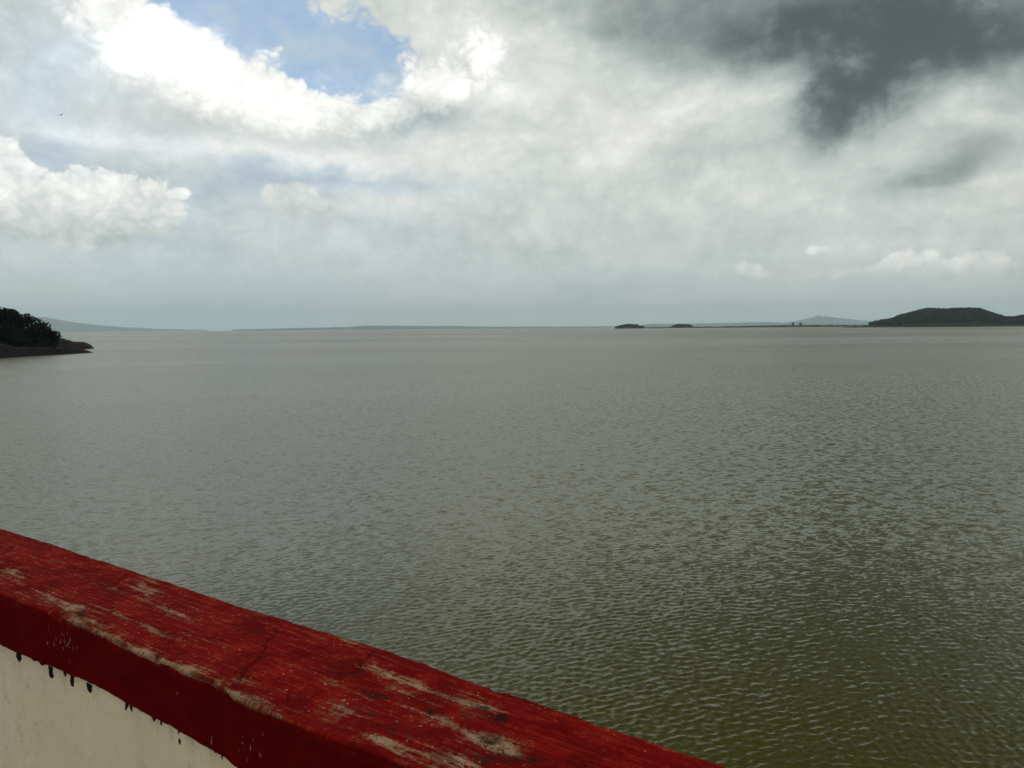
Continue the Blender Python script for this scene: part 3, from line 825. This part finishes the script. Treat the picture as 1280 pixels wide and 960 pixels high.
def build_coping_mesh():
    s = np.concatenate([np.arange(-4.0, -0.2, 0.06), np.arange(-0.2, 4.2, 0.0042), np.arange(4.2, 14.0, 0.06), np.arange(14.0, 90.0, 0.8)])
    ri, ro = 0.007, 0.026
    # cross-section: up the near face, round the near arris, over the top, round the far arris and down
    path = [(0.0, z) for z in np.linspace(-BAND, -ri, 34)[:-1]]
    path += [(ri - ri * math.cos(a), -ri + ri * math.sin(a)) for a in np.linspace(0, math.pi / 2, 6)[:-1]]
    Wd = P_OUT - P_IN
    path += [(x, 0.0) for x in np.linspace(ri, Wd - ro, 74)[:-1]]
    path += [(Wd - ro + ro * math.sin(a), -ro + ro * math.cos(a)) for a in np.linspace(0, math.pi / 2, 9)[:-1]]
    path += [(Wd, z) for z in np.linspace(-ro, -BAND, 8)]
    path = np.array(path); n = len(path)
    S, K = np.meshgrid(s, np.arange(n), indexing='ij')
    X, Zp = path[K, 0], path[K, 1]
    near = 1 - sstep(X, 0.0, 0.10); far = sstep(X, Wd - 0.10, Wd); topm = sstep(Zp, -0.03, -0.002)
    # hand-floated concrete: wandering edges, knocks and shallow hollows
    edge = np.interp(s, *EDGE_IN)[:, None] + 0.0045 * vnoise(S * 5, S * 0, 3, 2) + 0.0012 * vnoise(S * 23, X * 30 + 3, 4, 2)
    edge_o = 0.006 * vnoise(S * 3.0, S * 0 + 9, 5, 4) + 0.0040 * vnoise(S * 30, S * 0 + 9, 6, 3) + np.interp(s, *EDGE_OUT)[:, None]
    P = P_IN + X + edge * near + edge_o * far
    wear = splat(S, P, WORN) * topm
    Zn = Zp + topm * (0.0040 * vnoise(S * 5, P * 9, 7, 4) + 0.0012 * vnoise(S * 60, P * 70, 8, 3) - 0.0016 * np.clip(wear, 0, 1.5))
    Zn = Zn - 0.0020 * np.clip(near * sstep(Zp, -0.05, 0), 0, 1) * (1 + 0.6 * vnoise(S * 9, S * 0, 10, 3))
    notch = np.clip(vnoise(S * 19, S * 0 + 1, 36, 4, 0.65) - 0.22, 0, 1) * np.interp(s, *ARRIS)[:, None]
    Zn = Zn - 0.030 * notch * (1 - sstep(X, 0.0, 0.020)) * sstep(Zp, -0.02, -0.002)
    P = P + 0.016 * notch * (1 - sstep(X, 0.0, 0.02)) * sstep(Zp, -0.03, 0.0)
    notch_o = np.clip(vnoise(S * 15, S * 0 + 6, 37, 4, 0.65) - 0.25, 0, 1)
    Zn = Zn - 0.020 * notch_o * sstep(X, Wd - 0.035, Wd - 0.005) * topm
    cd = crack_dist(S + 0.012 * vnoise(S * 30, P * 30, 11, 4, 0.6), P + 0.012 * vnoise(S * 30, P * 30, 12, 4, 0.6))
    Zn = Zn - topm * 0.004 * np.exp(-(cd / 0.004) ** 2)
    # the lower lip of the band is ragged where the paint and render stop
    lip = (1 - sstep(Zp, -BAND, -BAND + 0.02)) * (X < 0.001)
    Zn = Zn + lip * (0.0030 * vnoise(S * 26, S * 0 + 5, 13, 4) + np.interp(s, *LIP)[:, None])
    P = P + (1 - topm) * (X < 0.02) * 0.0016 * (vnoise(S * 9, Zp * 14, 14, 4) + 0.5 * vnoise(S * 50, Zp * 60, 15, 2))
    V = dam(S, P, Zn)
    me = mesh_np('coping', V.reshape(-1, 3), grid_faces(len(s), n))
    def put(name, a):
        t = me.attributes.new(name, 'FLOAT', 'POINT'); t.data.foreach_set('value', np.ascontiguousarray(a, np.float32).ravel())
    put('along', S); put('across', P); put('upz', Zp)
    put('worn', wear + 0.55 * (0.62 + 0.95 * vnoise(S * 11, S * 0 + 2, 33, 3)) * np.exp(-((X - 0.010 - 0.010 * vnoise(S * 6, S * 0 + 7, 34, 3)) / 0.017) ** 2) * np.interp(s, *ARRIS)[:, None] * sstep(Zp, -0.02, -0.004)
        + 0.32 * sstep(X, Wd - 0.05, Wd - 0.015) * topm * (0.4 + vnoise(S * 4, S * 0 + 4, 19, 3)))
    put('grime', splat(S, P, GRIMY) * topm); put('crack', np.exp(-(cd / 0.0055) ** 2) * topm)
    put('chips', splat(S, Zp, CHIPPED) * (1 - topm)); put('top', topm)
    return me

def coping_material():
    m, g, b = mat('red_paint_on_concrete')
    s, p, u = g.attr('along'), g.attr('across'), g.attr('upz')
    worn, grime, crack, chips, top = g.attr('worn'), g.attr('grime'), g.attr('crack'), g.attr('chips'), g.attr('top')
    pz = p - u                                            # unrolls the face below the top
    v = g.xyz(s, pz, 0.0)
    streak = g.noise(g.xyz(s * 0.10, pz, 2.0), 85.0, 4.0, 0.66)     # trowel lines along the wall
    blotch = g.noise(v, 10.0, 6.0, 0.66); flake = g.noise(v, 60.0, 6.0, 0.70); grit = g.noise(v, 260.0, 4.0, 0.65)
    # --- where the paint is gone
    f = worn * 0.55 + 0.06 + (streak - 0.5) * 2.15 + (blotch - 0.5) * 1.1 + (flake - 0.5) * 2.1 + (grit - 0.5) * 1.3
    bare = g.step(f * (top * 0.95 + 0.05), 0.40, 0.60)
    fl2 = g.noise(g.xyz(s * 0.7, pz, 5.0), 95.0, 3.0, 0.6)
    spot = g.step(fl2 + (blotch - 0.5) * 0.35 + (grit - 0.5) * 0.2 + worn * 0.04, 0.672, 0.72) * top
    fl3 = g.noise(g.xyz(s * 1.2, pz * 0.55, 7.0), 80.0, 3.0, 0.6)
    chip = g.step(fl3 + chips * 0.115 + (blotch - 0.5) * 0.1, 0.735, 0.77) * (1.0 - top)
    # --- paint
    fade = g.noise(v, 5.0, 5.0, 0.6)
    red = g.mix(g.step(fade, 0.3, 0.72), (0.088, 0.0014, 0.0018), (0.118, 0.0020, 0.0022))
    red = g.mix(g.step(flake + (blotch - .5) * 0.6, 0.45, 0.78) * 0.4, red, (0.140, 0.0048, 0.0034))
    sun = g.mix(g.step(blotch + (streak - 0.5) * 0.8, 0.36, 0.70) * top * 0.8, red, (0.190, 0.0060, 0.0034))  # brighter red on the upper side
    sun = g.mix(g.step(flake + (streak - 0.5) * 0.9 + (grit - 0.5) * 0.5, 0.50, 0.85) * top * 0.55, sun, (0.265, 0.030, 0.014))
    # --- bare concrete, stained by red chalk and lichen
    conc = g.mix(g.step(g.noise(v, 24.0, 4.0, 0.6), 0.32, 0.68), (0.150, 0.080, 0.042), (0.310, 0.205, 0.125))
    conc = g.mix(g.step(flake + (grit - 0.5) * 0.9, 0.48, 0.72) * 0.8, conc, (0.095, 0.022, 0.009))
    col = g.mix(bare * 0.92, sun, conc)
    halo = g.step(f * top, 0.20, 0.40) * (1.0 - bare)
    col = g.mix(halo * 0.45, col, (0.165, 0.028, 0.0105))
    col = g.mix(spot * 0.75, col, (0.33, 0.20, 0.13))
    col = g.mix(chip * 0.85, col, (0.36, 0.20, 0.17))
    # --- dark growth
    gr = grime * 0.52 + (flake - 0.5) * 1.7 + (blotch - 0.5) * 1.1 + (grit - 0.5) * 1.1
    col = g.mix(g.step(gr, 0.26, 0.66) * 0.9, col, (0.013, 0.006, 0.005))
    col = g.mix(g.step(crack * 0.8 + (flake - 0.5) * 2.2 + (grit - 0.5) * 0.8, 0.45, 0.95) * crack * 1.0, col, (0.012, 0.006, 0.005))
    drk = g.noise(g.xyz(s * 0.6, pz, 3.0), 11.0, 5.0, 0.65)
    col = g.mix(g.step(drk, 0.50, 0.70) * 0.45, col, (0.038, 0.0022, 0.0020))
    g.put(b.inputs['Base Color'], col)
    g.put(b.inputs['Roughness'], 0.85 + bare * 0.1)
    b.inputs['Specular IOR Level'].default_value = 0.02
    k = g.n.new('ShaderNodeBump'); k.inputs['Distance'].default_value = 0.004; k.inputs['Strength'].default_value = 0.7
    g.put(k.inputs['Height'], (flake * 0.5 + grit * 0.22 + streak * 0.35) - bare * 0.35 - crack * 0.6 - chip * 0.2)
    g.l.new(k.outputs[0], b.inputs['Normal'])
    return m

def wall_material():
    m, g, b = mat('limewashed_render')
    geo = g.n.new('ShaderNodeNewGeometry'); P = W(g, geo.outputs['Position'])
    n = g.noise(P, 3.0, 5.0, 0.6); f = g.noise(P, 28.0, 5.0, 0.6); t = g.noise(P, 160.0, 3.0, 0.6)
    c = g.mix(g.step(n, 0.3, 0.7), (0.76, 0.60, 0.41), (0.82, 0.67, 0.48))
    c = g.mix(g.step(f, 0.55, 0.78) * 0.25, c, (0.38, 0.30, 0.19))
    dirt = g.noise(g.vmath('MULTIPLY', P, (9.0, 9.0, 1.6)), 1.0, 4.0, 0.6)
    c = g.mix(g.step(dirt, 0.52, 0.75) * 0.30, c, (0.33, 0.28, 0.20))
    sp = g.noise(P, 75.0, 2.0, 0.5)
    c = g.mix(g.step(sp, 0.745, 0.80) * 0.7, c, (0.16, 0.12, 0.07))
    up = g.vmath('DOT_PRODUCT', P, (0.0, 0.0, 1.0)) - (TOP - BAND)
    run = g.noise(g.vmath('MULTIPLY', P, (22.0, 22.0, 2.2)), 1.0, 4.0, 0.65)
    c = g.mix(g.step(run + up * 2.2, 0.47, 0.66) * 0.32, c, (0.30, 0.22, 0.13))       # damp runs below the cap
    hair = g.math('ABSOLUTE', g.noise(P, 5.5, 5.0, 0.62) - 0.5)
    c = g.mix(g.step(hair, 0.0, 0.006, 0.45, 0.0) * g.step(n, 0.45, 0.6), c, (0.22, 0.16, 0.10))
    g.put(b.inputs['Base Color'], c); b.inputs['Roughness'].default_value = 0.9
    b.inputs['Specular IOR Level'].default_value = 0.2
    k = g.n.new('ShaderNodeBump'); k.inputs['Distance'].default_value = 0.004; k.inputs['Strength'].default_value = 0.6
    g.put(k.inputs['Height'], f * 0.6 + t * 0.25 + n); g.l.new(k.outputs[0], b.inputs['Normal'])
    return m

def prism_mesh(name, sec, s0, s1, ns=2, wob=0.0):
    """a cross-section (out, up) run along the dam"""
    s = np.linspace(s0, s1, ns); sec = np.array(sec + [sec[0]]); n = len(sec)
    S, K = np.meshgrid(s, np.arange(n), indexing='ij')
    V = dam(S, sec[K, 0] + wob * vnoise(S * 2.0, sec[K, 1] * 2, 61, 4), sec[K, 1])
    return mesh_np(name, V.reshape(-1, 3), grid_faces(ns, n), smooth=False)

M_conc = terrain_material('dam_concrete', (0.20, 0.18, 0.15), (0.30, 0.27, 0.22), 0.8, 0.01)
M_asph = terrain_material('dam_road', (0.045, 0.043, 0.040), (0.065, 0.062, 0.058), 2.0, 0.004)
M_drip = terrain_material('tar_black', (0.006, 0.005, 0.005), (0.016, 0.012, 0.010), 40.0, 0.002)

def build_dam():
    body = prism_mesh('dam_body', [(P_OUT - 0.02, -1.30), (P_OUT + 0.9, -TOP - 6.0), (-9.0, -TOP - 6.0), (-5.4, -1.30)], -40.0, 92.0, 2)
    tag(obj('dam_body', body, M_conc), kind='structure')
    road = prism_mesh('dam_road', [(P_IN + 0.10, -1.05), (P_IN + 0.10, -1.296), (-5.0, -1.296), (-5.0, -1.05)], -40.0, 92.0, 2)
    tag(obj('dam_road', road, M_asph), kind='structure')
    root = bpy.data.objects.new('parapet_wall', None); COL.objects.link(root); root.location = dam(2.0, 1.09, -1.30)
    tag(root, 'cream parapet wall with peeling red painted coping running along the dam in the foreground', 'wall')
    inv = Matrix.Translation(-Vector(root.location))
    def part(name, me, m):
        me.transform(inv); return obj(name, me, m, root if name != 'tar_drip' else wl)
    sec = [(P_IN + 0.022, -BAND + 0.03), (P_OUT - 0.035, -BAND + 0.03), (P_OUT - 0.035, -1.296), (P_IN + 0.022, -1.296)]
    wl = part('wall', prism_mesh('wall', sec, -4.0, 90.0, 2), wall_material())
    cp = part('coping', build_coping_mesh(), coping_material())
    # black drips that ran out from under the coping
    for i, (a, zt, w, ln, tail, lean) in enumerate(DRIPS):
        w *= 0.85; ln *= 0.88
        r_ = np.random.default_rng(40 + i); nz, nx = 26, 13
        tz = np.linspace(0, 1, nz); wid = w * np.interp(tz, [0, .12, .35, .6, .85, 1], tail) * (1 + 0.28 * vnoise(tz * 7 + i * 3, tz * 0, 70 + i, 3))
        an = np.linspace(-1, 1, nx)
        Tz, A = np.meshgrid(tz, an, indexing='ij')
        jag = 1 + 0.45 * vnoise(Tz * 12 + i, A * 2.0 + i, 80 + i, 3)
        S = a + wid[:, None] * A * jag + lean * ln * Tz
        Z = zt - ln * Tz + 0.002 * vnoise(A * 3 + i, Tz * 3, 90 + i, 2)
        O = P_IN + 0.022 + 0.0006 - 0.0026 * np.sqrt(np.clip(1 - A * A, 0, 1)) * np.sin(np.pi * np.clip(Tz * 0.9 + 0.1, 0, 1)) ** 0.5
        me = mesh_np('tar_drip', dam(S, O, Z).reshape(-1, 3), grid_faces(nz, nx)[:, ::-1])
        part('tar_drip', me, M_drip)
build_dam()

# ------------------------------------------------------------------ one bird far out over the water
def build_bird():
    m, g, b = mat('bird_plumage'); b.inputs['Base Color'].default_value = (0.05, 0.05, 0.05, 1); b.inputs['Roughness'].default_value = 0.8
    e = bpy.data.objects.new('bird', None); COL.objects.link(e)
    a, el, dist = BIRD
    e.location = (dist * math.sin(R(a)) * math.cos(R(el)), dist * math.cos(R(a)) * math.cos(R(el)), EYE + dist * math.sin(R(el)))
    e.rotation_euler = (R(8), R(-28), R(60))
    # body: tapered spindle with head, beak and tail, wings grown from the same mesh
    prof = [(-0.30, 0.012, 0.05), (-0.20, 0.022, 0.045), (-0.10, 0.05, 0.05), (0.0, 0.065, 0.062), (0.10, 0.055, 0.055), (0.17, 0.035, 0.038), (0.215, 0.036, 0.036), (0.245, 0.022, 0.022), (0.29, 0.003, 0.003)]
    n = 10; V = []; F = []
    for y, rz, rx in prof:
        for k in range(n): V.append((rx * math.cos(k * 2 * math.pi / n), y, rz * math.sin(k * 2 * math.pi / n)))
    for i in range(len(prof) - 1):
        for k in range(n): F.append((i * n + k, i * n + (k + 1) % n, (i + 1) * n + (k + 1) % n, (i + 1) * n + k))
    for sg in (-1, 1):
        st = [(0.04, 0.10, -0.07, 0.02), (0.20, 0.13, -0.06, 0.09), (0.38, 0.11, -0.05, 0.11), (0.56, 0.02, -0.06, 0.07), (0.68, -0.09, -0.12, 0.03)]
        k0 = len(V)
        for x, yl, yt, z in st:
            for y, dz in ((yl, 0.0), ((yl + yt) / 2, 0.012), (yt, 0.0), ((yl + yt) / 2, -0.006)): V.append((sg * x, y, z + dz))
        for i in range(len(st) - 1):
            for k in range(4):
                q = (k0 + i * 4 + k, k0 + i * 4 + (k + 1) % 4, k0 + (i + 1) * 4 + (k + 1) % 4, k0 + (i + 1) * 4 + k)
                F.append(q if sg < 0 else q[::-1])
    obj('body', mesh_np('body', V, F), m, e)
    tag(e, 'tiny dark bird flying below the bright clouds at upper left', 'bird')
build_bird()
